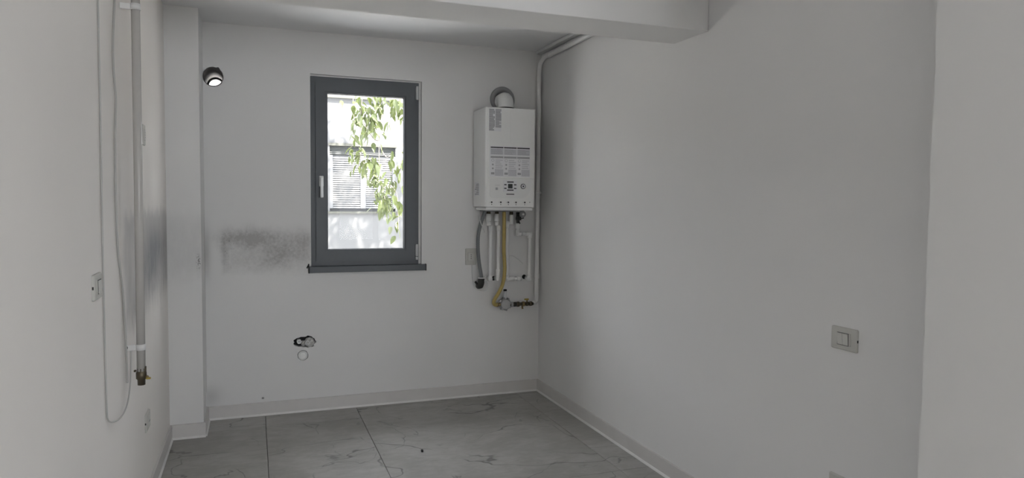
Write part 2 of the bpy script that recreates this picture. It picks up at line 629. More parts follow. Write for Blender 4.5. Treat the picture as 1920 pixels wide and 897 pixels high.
def far_window(name, axis, pos, o0, o1, z0, z1):
    e = thing(name, None, None); struct(e)
    def bar(u0, u1, w0, w1, d=.06):
        q = MB()
        if axis == 'y': q.box((u0, pos - .10, w0), (u1, pos - .10 + d, w1), .004, 1)
        else: q.box((pos + .04, u0, w0), (pos + .04 + d, u1, w1), .004, 1)
        return q
    bar(o0, o0 + .07, z0, z1).build('frame', ANTH, e); bar(o1 - .07, o1, z0, z1).build('frame', ANTH, e)
    bar(o0, o1, z0, z0 + .07).build('frame', ANTH, e); bar(o0, o1, z1 - .07, z1).build('frame', ANTH, e)
    m_ = (o0 + o1) / 2
    bar(m_ - .05, m_ + .05, z0, z1).build('mullion', ANTH, e)
    return e


far_window('window_2', 'y', YR, 1.45, 2.95, .65, 2.15)
far_window('fill_window', 'x', XE, -3.05, -2.0, .85, 2.00)  # unseen window added and sized to brighten the left wall

# ------------------------------------------------------------------ plinths with their sealant bead
def plinth(name, a, b_, nx, ny, h=.090):
    """runs from a to b_ on the floor; (nx, ny) points into the room"""
    t = .012
    ax, ay = a; bx_, by = b_
    q = MB().box((min(ax, bx_, ax + nx * t, bx_ + nx * t), min(ay, by, ay + ny * t, by + ny * t), .001),
                 (max(ax, bx_, ax + nx * t, bx_ + nx * t), max(ay, by, ay + ny * t, by + ny * t), h), .002, 2)
    o = struct(q.build(name, BASE))
    w = .010
    q = MB()
    A = [Vector((ax + nx * t, ay + ny * t, .0005)), Vector((ax + nx * (t + w * .8), ay + ny * (t + w * .8), .0005)),
         Vector((ax + nx * (t + .003), ay + ny * (t + .003), .010)), Vector((ax + nx * t, ay + ny * t, .013))]
    q.prism(A, (bx_ - ax, by - ay, 0))
    q.build('sealant_bead', SEAL, o)
    return o


plinth('baseboard_back', (PX + .012, YB), (XR - .012, YB), 0, -1)
plinth('baseboard_right', (XR, EY + .004), (XR, YB), -1, 0)
plinth('baseboard_left', (XL, YR), (XL, PY), 1, 0)
plinth('baseboard_pillar_front', (XL + .012, PY), (PX + .012, PY), 0, -1)
plinth('baseboard_pillar_side', (PX, PY), (PX, YB), 1, 0)
plinth('baseboard_pier', (EX, PY0), (EX, EY), -1, 0)

# ------------------------------------------------------------------ back window
w1 = struct(thing('window_1', 'anthracite tilt and turn window with a green tree outside', None))


def frame4(name, x0, x1, z0, z1, wd, y0, y1, mat, parent, bev=.004):
    """four mitred profiles, each its own object"""
    for (A, B, Cc, D_) in (((x0, z0), (x1, z0), (x1 - wd, z0 + wd), (x0 + wd, z0 + wd)),
                           ((x1, z0), (x1, z1), (x1 - wd, z1 - wd), (x1 - wd, z0 + wd)),
                           ((x1, z1), (x0, z1), (x0 + wd, z1 - wd), (x1 - wd, z1 - wd)),
                           ((x0, z1), (x0, z0), (x0 + wd, z0 + wd), (x0 + wd, z1 - wd))):
        q = MB().prism([(p[0], y0, p[1]) for p in (A, B, Cc, D_)], (0, y1 - y0, 0))
        q.build(name, mat, parent)


FY = YB + .026
frame4('frame', WX0 + .004, 1.119, WZ0, 2.307, .045, FY, FY + .07, ANTH, w1)
MB().box((1.119, FY + .004, WZ0), (WX1, FY + .08, WZ1)).build('plaster_reveal', PLASTER, w1)
MB().box((WX0, FY + .004, 2.307), (1.119, FY + .08, WZ1)).build('plaster_reveal', PLASTER, w1)
SX0, SX1, SZ0, SZ1 = .400, 1.092, 1.040, 2.275
sy = FY - .012
frame4('sash', SX0, SX1, SZ0, SZ1, .068, sy, sy + .07, ANTH, w1)
frame4('glazing_bead', SX0 + .066, SX1 - .066, SZ0 + .066, SZ1 - .066, .014, sy + .008, sy + .03, ANTH, w1)
frame4('glass_seal', SX0 + .079, SX1 - .079, SZ0 + .079, SZ1 - .079, .0035, sy + .024, sy + .036, RUBBER, w1)
MB().box((SX0 + .07, sy + .030, SZ0 + .07), (SX1 - .07, sy + .036, SZ1 - .07)).build('pane', GLASS, w1)
# handle: rose + grip
hd = MB().box((.421, sy - .010, 1.555), (.451, sy, 1.628), .004, 2).build('handle', ALU, w1)
MB().tube([(.436, sy - .006, 1.602), (.436, sy - .040, 1.602)], .010, 12).build('handle_neck', ALU, hd)
MB().box((.426, sy - .050, 1.478), (.446, sy - .034, 1.618), .006, 3).build('grip', ALU, hd)
for za, zb in ((2.186, 2.281), (1.062, 1.149)):
    hg = MB().tube([(1.103, sy - .008, za), (1.103, sy - .008, zb)], .0085, 14).build('hinge', ALU, w1)
    MB().box((1.094, sy - .004, za + .006), (1.112, sy + .002, zb - .006)).build('hinge_leaf', ALU, hg)
    if za < 1.5:
        MB().tube([(1.103, sy - .008, 1.036), (1.103, sy - .008, 1.058)], .0085, 14).build('hinge_pin', ALU, hg)
MB().box((.350, YB - .028, .962), (1.162, FY + .02, 1.006), .004, 2).build('sill', ANTH, w1)
MB().box((.346, YB - .030, .960), (.352, YB + .02, 1.008), .001, 1).build('sill_end_cap', RUBBER, w1)
MB().box((1.160, YB - .030, .960), (1.166, YB + .02, 1.008), .001, 1).build('sill_end_cap', RUBBER, w1)

q = MB()
q.box((.338, YB - .006, 1.000), (.350, YB + .001, 1.012), .002, 1); q.box((.344, YB - .008, 1.008), (.352, YB + .001, 1.024), .002, 1); q.box((.334, YB - .005, .992), (.342, YB + .001, 1.003), .002, 1)
q.build('sealant_scrap', RUBBER, w1)

# ------------------------------------------------------------------ ventilation duct through the wall
vt = thing('ventilation_duct', 'round grey extractor duct opening high on the back wall by the pillar', 'duct', (VX, YB, VZ))
n = 40
q = MB()
q.lathe((VX, YB + .004, VZ), (0, 1, 0), [(0, .061), (0, .058), (.40, .058), (.40, .061)], 40, closed=True)
q.build('duct_liner', DUCT, vt)
q = MB()
q.lathe((VX, YO - .012, VZ), (0, 1, 0), [(0, .0585), (0, .046), (.02, .046), (.02, .0585)], 40, closed=True)
q.build('end_ring', RUBBER, vt)

# ------------------------------------------------------------------ switches and sockets (module plates)
def plate_local(kind, group_w=.122, hh=.085):
    """builds parts around the origin: x along the wall, y out of the wall, z up -> returns list of (name, MB, mat)"""
    w, h = group_w / 2, hh / 2
    parts = []
    q = MB().box((-w, 0, -h), (w, .009, h), .006, 3, edges=lambda e: all(v.co.y > .005 for v in e.verts) or abs(e.verts[0].co.y - e.verts[1].co.y) > .004)
    parts.append(('cover_plate', q, SWITCH))
    q = MB().box((-.034, .008, -.0235), (.034, .0115, .0235), .0012, 1)
    parts.append(('module_frame', q, SWITCH))
    if kind.startswith('switch'):
        parts.append(('recess_shadow_gap', MB().box((-.0262, .0085, -.0232), (.0262, .0121, .0232)), INK))
    if kind == 'switch2':
        for cx in (-.0115, .0115):
            q = MB().prism([(cx - .0108, .010, -.021), (cx - .0108, .0165, -.021), (cx - .0108, .0125, .021), (cx - .0108, .010, .021)], (.0216, 0, 0))
            parts.append(('rocker', q, ROCKER))
    elif kind == 'switch2wide':
        for cx in (-.0125, .0125):
            q = MB().prism([(cx - .0120, .010, -.0215), (cx - .0120, .0125, -.0215), (cx - .0120, .0175, .0215), (cx - .0120, .010, .0215)], (.0240, 0, 0))
            parts.append(('rocker', q, ROCKER))
    elif kind == 'socket':
        q = MB().box((-.030, .011, -.021), (.030, .0125, .021), .001, 1)
        parts.append(('socket_face', q, ROCKER))
        for cx in (-.0135, .0, .0135):
            q = MB().lathe((cx, .0122, 0), (0, 1, 0), [(0, .0030), (.0008, .0030)], 12)
            parts.append(('contact_hole', q, INK))
    return parts


def wall_plate(name, label, cat, pos, facing, kind, vertical=False, dot=1, scale=1.0):
    e = thing(name, label, cat, pos)
    ang = {'+x': -PI / 2, '-x': PI / 2, '-y': PI, '+y': 0}[facing]
    Mx = Matrix.Rotation(ang, 4, 'Z')
    if vertical: Mx = Mx @ Matrix.Rotation(PI / 2, 4, 'Y')
    parts = plate_local(kind)
    if dot:
        parts.append(('release_notch', MB().box((dot * .0590, .001, -.005), (dot * .0622, .006, .005), .0008, 1), INK))
    for nm, q, mt in parts:
        bmesh.ops.transform(q.bm, matrix=Mx @ Matrix.Scale(scale, 4), verts=q.bm.verts)
        bmesh.ops.recalc_face_normals(q.bm, faces=q.bm.faces)
        me = bpy.data.meshes.new(nm); q.bm.to_mesh(me); q.bm.free()
        link(nm, me, e, mt)
    return e


wall_plate('light_switch', 'cream two-rocker switch plate on the bare right wall', 'switch', (XR, 1.983, .961), '-x', 'switch2wide', dot=-1)
wall_plate('power_socket', 'cream socket plate low on the right wall at the bottom edge', 'socket', (XR, 1.972, .400), '-x', 'socket', dot=-1)
wall_plate('light_switch', 'two-rocker switch plate on the left wall beside the hanging cable', 'switch', (XL, 2.612, 1.168), '+x', 'switch2')
wall_plate('power_socket', 'socket plate low on the left wall below the brass valve', 'socket', (XL, 3.680, .400), '+x', 'socket')
wall_plate('wall_plate', 'small pale plate high on the left wall beyond the steel pipe', 'socket', (XL, 3.725, 1.760), '+x', 'socket', vertical=True, dot=0, scale=.8)
wall_plate('power_socket', 'upright white socket plate on the back wall left of the grey hose', 'socket', (1.5075, YB, 1.053), '-y', 'socket', vertical=True, dot=0)

# ------------------------------------------------------------------ boiler
BX0, BX1, BZ0, BZ1, BYF = 1.522, 1.897, 1.425, 2.122, 4.660
bo = thing('gas_boiler', 'white wall-hung gas boiler with stickers and control panel', 'boiler', (1.71, YB, BZ0))
q = MB().box((BX0, BYF, BZ0), (BX1, YB - .012, BZ1), .018, 4,
             edges=lambda e: abs(e.verts[0].co.z - e.verts[1].co.z) > .2 and e.verts[0].co.y < BYF + .05)
for f in q.bm.faces: f.smooth = False
body = q.build('casing', ENAMEL, bo)
MB().box((BX0 + .02, YB - .012, BZ0 + .02), (BX1 - .02, YB, BZ1 - .01)).build('mounting_plate', CAST, bo)
fy = BYF - .005
fp = MB().box((BX0 + .018, fy, 1.628), (BX1 - .010, BYF + .004, BZ1 - .004), .003, 2).build('front_cover', ENAMEL, bo)
MB().box((1.6995, fy - .0012, 1.865), (1.7005, fy + .001, BZ1 - .008), .0004, 1).build('pressed_crease', ENAMEL, fp)
# rounded control panel
pts = []
x0, x1, z0, z1 = 1.552, 1.858, 1.487, 1.622
for k in range(9):
    a = -PI / 2 + (PI / 2) * k / 8
    pts.append((x1 - .075 + .075 * math.cos(a), fy + .001, z0 + .075 + .075 * math.sin(a)))
pts += [(x1, fy + .001, z1), (x0, fy + .001, z1)]
for k in range(7):
    a = PI + (PI / 2) * k / 6
    pts.append((x0 + .03 + .03 * math.cos(a), fy + .001, z0 + .03 + .03 * math.sin(a)))
cp = MB().prism(pts, (0, .006, 0)).build('control_panel', ENAM2, bo)
dp = MB().box((1.652, fy - .002, 1.532), (1.757, fy + .002, 1.613), .002, 2).build('display_bezel', PAPER, bo)
MB().box((1.687, fy - .0035, 1.556), (1.721, fy, 1.588), .001, 1).build('lcd', LCD, dp)
for zz in (1.541, 1.598):
    MB().box((1.680, fy - .0035, zz), (1.729, fy, zz + .008), .001, 1).build('button', INK, dp)
for xx in (1.658, 1.732):
    for zz in (1.553, 1.579):
        MB().box((xx, fy - .0035, zz), (xx + .018, fy, zz + .0075), .001, 1).build('button', INK, dp)
dl = MB().lathe((1.802, fy + .002, 1.573), (0, -1, 0), [(0, .0185), (.004, .0185), (.005, .017)], 28).build('pressure_gauge', INK, bo)
MB().lathe((1.802, fy - .003, 1.573), (0, -1, 0), [(0, .0145), (.001, .0145)], 28).build('gauge_face', PAPER, dl)
MB().lathe((1.802, fy - .004, 1.573), (0, -1, 0), [(0, .006), (.001, .006)], 16).build('gauge_hub', INK, dl)
MB().box((1.596, fy - .0005, 1.545), (1.611, fy + .002, 1.562)).build('printed_icon', INKG, cp)
MB().box((1.590, fy - .0004, 1.578), (1.627, fy + .002, 1.5795)).build('printed_line', INKG, cp)
MB().box((1.676, fy - .0005, 1.5125), (1.735, fy + .002, 1.5185), .001, 1).build('maker_mark', INK, cp)
for xx in (1.568, 1.636, 1.693, 1.751, 1.818):
    k_ = MB().lathe((xx, BYF + .001, 1.458), (0, -1, 0), [(0, .0065), (.0025, .0060)], 14).build('printed_symbol', INK, bo)
    MB().lathe((xx, BYF + .001, 1.4425), (0, -1, 0), [(0, .0032), (.0018, .0030)], 10).build('printed_dot', INK, k_)
    MB().box((xx - .017, BYF - .0005, 1.4565), (xx - .010, BYF + .001, 1.459)).build('printed_dash', INKG, k_)
MB().lathe((1.856, BYF + .001, 1.460), (0, -1, 0), [(0, .0032), (.0018, .0030)], 10).build('printed_dot', INK, bo)
# instruction sticker, three columns
st = MB().box((1.548, fy - .0012, 1.638), (1.853, fy + .001, 1.853)).build('instruction_sticker', PAPER, bo)
yk = fy - .0018
rs = random.Random(5)
for c in range(3):
    cx0 = 1.5555 + c * .0995; cx1 = cx0 + .0945
    MB().box((cx0, yk, 1.838), (cx1, fy, 1.846)).build('heading_bar', INK, st)
    MB().box((cx0, yk, 1.792), (cx1, fy, 1.834)).build('text_block', INKL, st)
    g_ = MB()
    for i in range(5):
        zz = 1.830 - i * .0078
        g_.box((cx0 + .002, yk - .0003, zz - .0022), (cx0 + rs.uniform(.06, .092), fy, zz))
    g_.build('text_lines', INKG, st)
    MB().box((cx0, yk, 1.768), (cx1, fy, 1.781)).build('subheading_bar', INKG, st)
    MB().lathe((cx0 + .017, fy, 1.752), (0, -1, 0), [(0, .0105), (.0016, .0105)], 20).build('printed_ring', INKG, st)
    MB().lathe((cx0 + .017, fy - .0012, 1.752), (0, -1, 0), [(0, .0085), (.0008, .0085)], 20).build('printed_ring_centre', PAPER, st)
    for zz in (1.722, 1.695):
        MB().lathe((cx0 + .017, fy, zz), (0, -1, 0), [(0, .0065), (.0016, .0065)], 14).build('printed_symbol', INKG, st)
    MB().box((cx0 + .004, yk, 1.653), (cx0 + .029, fy, 1.668)).build('printed_box', INKG, st)
    g_ = MB()
    for i in range(8):
        zz = 1.757 - i * .0135
        g_.box((cx0 + .036, yk, zz - .006), (cx0 + rs.uniform(.072, .092), fy, zz))
    g_.build('text_lines', INKL, st)
    MB().box((cx0 + .033, yk + .0002, 1.644), (cx1, fy, 1.690)).build('text_block', INKL, st)
# two rating stickers side by side in the upper left
rt = MB().box((1.541, fy - .0012, 1.955), (1.634, fy + .001, 2.110)).build('rating_sticker', PAPER, bo)
for (xa, xb, za, zb) in ((1.543, 1.585, 1.957, 2.108), (1.590, 1.632, 1.981, 2.108)):
    g_ = MB(); zz = zb
    while zz > za:
        hh_ = rs.uniform(.004, .010)
        g_.box((xa, yk, max(za, zz - hh_)), (xb - rs.choice((0, 0, 0, .006, .014)), fy, zz)); zz -= hh_ + .0016
    g_.build('text_lines', INKG, rt)
# small side sticker on the left flank
ss = MB().prism([(BX0 - .001, 4.800, 1.505), (BX0 - .001, 4.915, 1.500), (BX0 - .001, 4.915, 1.600), (BX0 - .001, 4.835, 1.607), (BX0 - .001, 4.800, 1.580)], (.002, 0, 0)).build('side_sticker', PAPER, bo)
g_ = MB()
for i in range(7):
    g_.box((BX0 - .0016, 4.815, 1.512 + i * .012), (BX0, 4.815 + rs.uniform(.05, .09), 1.519 + i * .012))
g_.build('text_lines', INKG, ss)
# bottom tray and flue
MB().box((BX0 + .010, BYF + .012, BZ0 - .026), (BX1 - .012, YB - .03, BZ0), .010, 3).build('bottom_tray', ENAM2, bo)
MB().box((BX0 + .03, 4.80, BZ0 - .033), (BX1 - .03, YB - .05, BZ0 - .020)).build('hydraulic_block', GHOSE, bo)
MB().box((BX0 + .03, BYF + .05, BZ1 - .002), (BX1 - .03, YB - .03, BZ1 + .004), .002, 1).build('top_cover', ENAMEL, bo)

fu = thing('flue_elbow', 'white flue elbow rising from the boiler top into the wall', 'flue', (1.72, 4.81, BZ1))
path = [(1.72, 4.81, BZ1 + .007), (1.72, 4.81, 2.150)]
for k in range(1, 13):
    a = (PI / 2) * k / 12
    path.append((1.72 + .010 * k / 12, 4.81 + .056 * (1 - math.cos(a)), 2.150 + .056 * math.sin(a)))
path += [(1.734, YB - .03, 2.206), (1.736, YB, 2.206)]
MB().tube(path, .056, 28).build('elbow_pipe', PPR, fu)
MB().lathe((1.72, 4.81, BZ1 + .0055), (0, 0, 1), [(0, .066), (.012, .066), (.016, .058)], 28).build('flange', DARK, fu)
MB().lathe((1.744, YB, 2.2225), (0, -1, 0), [(0, .094), (.018, .094), (.024, .088), (.024, .064), (.004, .060)], 40).build('wall_rosette', GASKET, fu)

# ------------------------------------------------------------------ plumbing under the boiler
def pipe_run(name, label, cat, pts, r, mat, fittings=(), wall_end=None, top=None):
    e = thing(name, label, cat, pts[0])
    MB().tube(pts, r, 16).build('tube', mat, e)
    for f in fittings:
        MB().tube(f[0], f[1], 16).build(f[2] if len(f) > 2 else 'fitting', f[3] if len(f) > 3 else mat, e)
    return e


YP = 4.905


def bend(p, a, b_, r=.014, n_=5):
    """rounded corner at p between the directions of a and b_"""
    p, a, b_ = Vector(p), Vector(a), Vector(b_)
    u = (a - p).normalized() * r; w = (b_ - p).normalized() * r
    return [tuple(p + u * (1 - t) ** 2 + w * t ** 2) for t in [i / n_ for i in range(n_ + 1)]]


def route(pts, r=.014):
    out = [pts[0]]
    for i in range(1, len(pts) - 1):
        out += bend(pts[i], pts[i - 1], pts[i + 1], r)
    out.append(pts[-1])
    return out


zt = BZ0 - .04
R0 = .0125
p1 = [(1.627, YP, zt), (1.628, YP, 1.292), (1.645, YP, 1.276), (1.642, YP, .889), (1.642, YB, .889)]
pipe_run('water_pipe', 'leftmost white plastic water pipe dropping from the boiler', 'pipe', route(p1), R0, PPR,
         [([(1.627, YP, 1.372), (1.627, YP, 1.320)], .0205), ([(1.627, YP, 1.322), (1.628, YP, 1.285)], .0170), ([(1.645, YP, 1.285), (1.645, YP, 1.245)], .0165),
          ([(1.642, YP, .915), (1.642, YP, .874)], .0170, 'elbow'), ([(1.642, YP - .012, .889), (1.642, YB - .004, .889)], .0165, 'elbow'),
          ([(1.627, YP, zt + .004), (1.627, YP, 1.370)], .0150, 'union_nut', BRONZE)])
p2 = [(1.692, YP, zt), (1.692, YP, 1.292), (1.707, YP, 1.276), (1.705, YP, .887), (1.705, YB, .887)]
pipe_run('water_pipe', 'white plastic water pipe just left of the yellow hose', 'pipe', route(p2), R0, PPR,
         [([(1.692, YP, 1.372), (1.692, YP, 1.318)], .0190), ([(1.692, YP, 1.320), (1.693, YP, 1.285)], .0165), ([(1.707, YP, 1.283), (1.707, YP, 1.245)], .0160),
          ([(1.705, YP, .960), (1.705, YP, .874)], .0165, 'elbow'), ([(1.705, YP - .012, .887), (1.705, YB - .004, .887)], .0165, 'elbow'),
          ([(1.692, YP, zt + .004), (1.692, YP, 1.370)], .0140, 'union_nut', BRONZE)])
p3 = [(1.806, YP, zt), (1.804, YP, 1.305), (1.774, YP, 1.303), (1.776, YP, .885), (1.872, YP, .883), (1.872, YB, .883)]
pipe_run('water_pipe', 'white plastic water pipe right of the yellow hose, turning right at its foot', 'pipe', route(p3), R0, PPR,
         [([(1.806, YP, 1.366), (1.805, YP, 1.296)], .0165), ([(1.774, YP, 1.318), (1.774, YP, 1.265)], .0160),
          ([(1.776, YP, .915), (1.776, YP, .870)], .0170, 'elbow'), ([(1.765, YP, .885), (1.832, YP, .884)], .0165, 'elbow'),
          ([(1.855, YP, .883), (1.888, YP, .883)], .0165, 'elbow'),
          ([(1.806, YP, zt + .004), (1.806, YP, 1.364)], .0140, 'union_nut', BRONZE)])
p4 = [(1.860, YP, 1.30), (1.860, YP, 1.222), (1.958, YP, 1.222), (1.954, YP, .882), (1.954, YB, .882)]
e4 = pipe_run('water_pipe', 'rightmost white plastic water pipe with a black valve on top', 'pipe', route(p4), R0, PPR,
              [([(1.860, YP, 1.302), (1.860, YP, 1.262)], .0180), ([(1.860, YP, 1.250), (1.860, YP, 1.207)], .0165, 'elbow'), ([(1.850, YP, 1.222), (1.892, YP, 1.222)], .0165, 'elbow'),
               ([(1.924, YP, 1.222), (1.972, YP, 1.222)], .0165, 'elbow'), ([(1.958, YP, 1.232), (1.957, YP, 1.188)], .0165, 'elbow'),
               ([(1.954, YP, .910), (1.954, YP, .868)], .0170, 'elbow'), ([(1.954, YP - .012, .882), (1.954, YB - .004, .882)], .0165, 'elbow')])
vb = MB().tube([(1.860, YP, zt), (1.860, YP, 1.30)], [.015, .013], 14).build('valve_body', DARK, e4)
MB().box((1.846, YP - .022, 1.325), (1.880, YP + .016, 1.352), .004, 2).build('valve_block', DARK, vb)
MB().tube([(1.866, YP - .02, 1.335), (1.896, YP - .03, 1.342)], .004, 8).build('valve_lever', DARK, vb)
MB().tube([(1.852, YP - .02, 1.320), (1.868, YP - .024, 1.300)], .005, 8).build('valve_lever', DARK, vb)
kn = MB().lathe((1.890, YP - .005, 1.370), (0, -1, 0), [(0, .024), (.012, .026), (.024, .022), (.026, .012)], 24).build('filling_knob', GASKET, e4)
MB().lathe((1.890, YP - .031, 1.370), (0, -1, 0), [(0, .009), (.004, .008)], 16).build('knob_cap', PPR, kn)
# dark holes where the pipes leave the wall
for (xx, zz, lab) in ((1.689, .885, 'dark plaster hole behind the foot of the second water pipe'), (1.935, .890, 'dark plaster hole behind the foot of the rightmost water pipe')):
    o = MB().lathe((xx, YB + .001, zz), (0, -1, 0), [(0, .018), (.0025, .016)], 16).build('pipe_hole', HOLE)
    tag(o, lab, 'hole')

yh = thing('gas_hose', 'yellow flexible gas hose hanging from the boiler to the regulator', 'hose', (1.742, 4.89, zt))
yp = [(1.742, 4.885, BZ0 - .036), (1.741, 4.88, 1.25), (1.740, 4.878, 1.10), (1.747, 4.876, .96), (1.735, 4.876, .86), (1.705, 4.878, .79), (1.672, 4.88, .738), (1.667, 4.885, .708), (1.680, 4.89, .694), (1.697, 4.89, .694)]
MB().tube(yp, .0135, 14, smooth_path=8).build('hose_tube', YHOSE, yh)
MB().tube([(1.690, 4.89, .694), (1.702, 4.89, .694)], .017, 8).build('hose_nut', BRASS, yh)

rg = thing('gas_regulator', 'cast grey gas regulator on brass fittings at the lower right', 'regulator', (1.757, 4.89, .695))
q = MB()
q.lathe((1.757, 4.925, .697), (0, -1, 0), [(0, .030), (.008, .044), (.030, .047), (.036, .047), (.044, .040), (.058, .034)], 16)
q.build('regulator_body', CAST, rg)
for k in range(8):
    a = 2 * PI * k / 8 + .2
    MB().tube([(1.757 + .045 * math.cos(a), 4.91, .697 + .045 * math.sin(a)), (1.757 + .045 * math.cos(a), 4.880, .697 + .045 * math.sin(a))], .0075, 8).build('bolt', CAST, rg)
MB().tube([(1.7025, 4.89, .694), (1.725, 4.89, .695)], .014, 12).build('inlet_spigot', BRASS, rg)
MB().tube([(1.757, 4.895, .735), (1.758, 4.893, .795)], [.015, .011], 14).build('test_nozzle', ALU, rg)
MB().tube([(1.758, 4.893, .795), (1.758, 4.893, .807)], .013, 12).build('nozzle_cap', RUBBER, rg)
MB().tube([(1.800, 4.892, .692), (1.985, 4.895, .690)], .0125, 14).build('outlet_pipe', BRONZE, rg)
for xx, rr_, mt in ((1.812, .020, CAST), (1.838, .018, DARK), (1.862, .020, BRONZE), (1.905, .019, BRASS), (1.935, .017, BRONZE), (1.965, .0175, BRONZE)):
    MB().tube([(xx - .009, 4.893, .691), (xx + .009, 4.893, .691)], rr_, 8).build('hex_fitting', mt, rg)
lv = MB().tube([(1.930, 4.885, .705), (1.930, 4.878, .726)], .006, 8).build('valve_stem', BRASS, rg)
MB().box((1.906, 4.870, .722), (1.942, 4.880, .734), .004, 2).build('butterfly_lever', YLEVER, lv)
MB().tube([(1.893, 4.888, .675), (1.896, 4.882, .655)], [.006, .008], 8).build('bleed_screw', BRASS, rg)

gp = thing('corner_gas_pipe', 'white painted gas pipe up the right back corner and along the ceiling', 'pipe', (2.026, 4.915, .70))
g1 = [(1.985, 4.90, .695), (2.015, 4.912, .697), (2.022, 4.915, .72), (2.026, 4.918, 2.44), (2.026, 4.90, 2.505), (2.028, 4.82, 2.535), (2.030, 3.10, 2.535)]
MB().tube(route(g1, .02), .0165, 16).build('riser_tube', PAINTP, gp)
MB().tube([(2.024, 4.917, .88), (2.024, 4.917, .915)], .0185, 16).build('coupling', PAINTP, gp)
cl = MB().tube([(2.026, 4.918, 1.535), (2.056, 4.918, 1.535)], .0095, 10).build('pipe_clamp', PAINTP, gp)
MB().tube([(2.026, 4.918, 1.525), (2.026, 4.918, 1.547)], .0195, 16).build('clamp_band', PAINTP, cl)
cl = MB().tube([(2.029, 4.74, 2.535), (2.056, 4.74, 2.535)], .008, 10).build('pipe_clamp', PAINTP, gp)
MB().tube([(2.029, 4.75, 2.535), (2.029, 4.73, 2.535)], .0195, 16).build('clamp_band', PAINTP, cl)
tk = MB().box((2.004, 3.10, 2.575), (2.050, YB - .03, 2.598), .004, 2).build('cable_trunking', PAINTP)
tag(tk, 'narrow white trunking under the ceiling above the corner gas pipe', 'trunking')

dh = thing('drain_hose', 'grey corrugated condensate hose ending in a dark trap', 'hose', (1.588, 4.90, zt))
dp_ = spline([Vector(p) for p in [(1.600, 4.90, BZ0 - .037), (1.588, 4.90, 1.365), (1.560, 4.90, 1.28), (1.546, 4.90, 1.20), (1.547, 4.90, 1.09), (1.560, 4.905, .99), (1.574, 4.91, .92), (1.577, 4.912, .895)]], 14)
rad = [.0125 + (.0014 if i % 2 else 0) for i in range(len(dp_))]
MB().tube(dp_, rad, 12).build('hose_tube', GHOSE, dh)
tr_ = MB().tube([(1.577, 4.912, .900), (1.576, 4.914, .858), (1.572, 4.922, .838), (1.572, YB, .832)], .024, 14).build('siphon_trap', DARK, dh)
MB().lathe((1.577, 4.912, .893), (0, 0, 1), [(0, .0262), (.008, .0262)], 20).build('cable_tie', WPLAST, tr_)
MB().tube([(1.545, YB - .005, .862), (1.552, 4.93, .848), (1.575, 4.925, .828)], .009, 10).build('trap_outlet', DARK, tr_)

tc = MB().tube([(1.548, 4.885, BZ0 - .02), (1.549, 4.88, 1.36), (1.558, 4.88, 1.31), (1.578, 4.88, 1.262), (1.592, 4.89, 1.235)], .0032, 8, smooth_path=8).build('thin_cable', WPLAST)
tag(tc, 'thin white cable end dangling under the boiler in front of the grey hose', 'cable')
tc = MB().tube([(1.604, 4.885, .925), (1.592, 4.88, .875), (1.606, 4.88, .872), (1.618, 4.88, .846), (1.612, 4.885, .815), (1.585, 4.89, .800), (1.553, 4.90, .805), (1.530, 4.935, .835), (1.520, 4.952, .90), (1.516, 4.955, .99)], .0032, 8, smooth_path=8).build('thin_cable', WPLAST)
tag(tc, 'thin white cable looped below the dark trap to the socket', 'cable')
tc = MB().tube([(1.815, 4.955, 1.055), (1.845, 4.952, 1.050), (1.885, 4.953, 1.025), (1.925, 4.956, .992)], .0026, 6, smooth_path=6).build('thin_cable', WPLAST)
tag(tc, 'short white wire lying against the back wall between two water pipes', 'cable')

# ------------------------------------------------------------------ water outlets and drain stub under the window
for (xx, zz, rr_, lab) in ((.283, .488, .0155, 'left water outlet stub in the broken plaster under the window'), (.338, .476, .0155, 'right water outlet stub in the broken plaster under the window')):
    e = thing('water_outlet', lab, 'outlet', (xx, YB, zz), 'water outlets under the window')
    MB().lathe((xx, YB + .045, zz), (0, -1, 0), [(0, rr_), (.046, rr_), (.048, rr_ * .8), (.046, rr_ * .62), (.030, rr_ * .55)], 20).build('outlet_sleeve', PPR, e)
    MB().lathe((xx, YB + .012, zz), (0, -1, 0), [(0, rr_ * .55), (.006, rr_ * .5)], 12).build('outlet_plug', CAST, e)
mo = thing('mortar_filling', 'rough mortar packed around the two water outlets', 'mortar', (.335, YB, .48))
bm_ = bmesh.new()
bmesh.ops.create_icosphere(bm_, subdivisions=3, radius=1)
rm = random.Random(9)
for v in bm_.verts:
    v.co = Vector((.352 - .335 + v.co.x * .036, .024 + v.co.y * .020, .478 - .48 + v.co.z * .034)) + Vector((rm.uniform(-.003, .003), rm.uniform(-.004, .004), rm.uniform(-.003, .003)))
me = bpy.data.meshes.new('mortar_lump'); bm_.to_mesh(me); bm_.free()
link('mortar_lump', me, mo, RAW)
bm_ = bmesh.new()
bmesh.ops.create_icosphere(bm_, subdivisions=3, radius=1)
for v in bm_.verts:
    v.co = Vector((.312 - .335 + v.co.x * .016, .040 + v.co.y * .020, .468 - .48 + v.co.z * .022)) + Vector((rm.uniform(-.002, .002), rm.uniform(-.003, .003), rm.uniform(-.002, .002)))
me = bpy.data.meshes.new('mortar_lump'); bm_.to_mesh(me); bm_.free()
link('mortar_lump', me, mo, RAW)
MB().box((.245, YB + .041, .437), (.392, YB + .0445, .540)).build('cavity_shade', HOLE, mo)  # dark backing painted as the shade deep in the broken plaster
ds = thing('drain_stub', 'round capped drain stub in the wall below the water outlets', 'drain', (DX, YB, DZ))
MB().lathe((DX, YB + .05, DZ), (0, -1, 0), [(0, .032), (.052, .032), (.054, .030), (.052, .027), (.044, .026)], 28).build('drain_socket', PPR, ds)
MB().lathe((DX, YB + .012, DZ), (0, -1, 0), [(0, .026), (.006, .025), (.008, .012)], 24).build('drain_cap', PPR, ds)

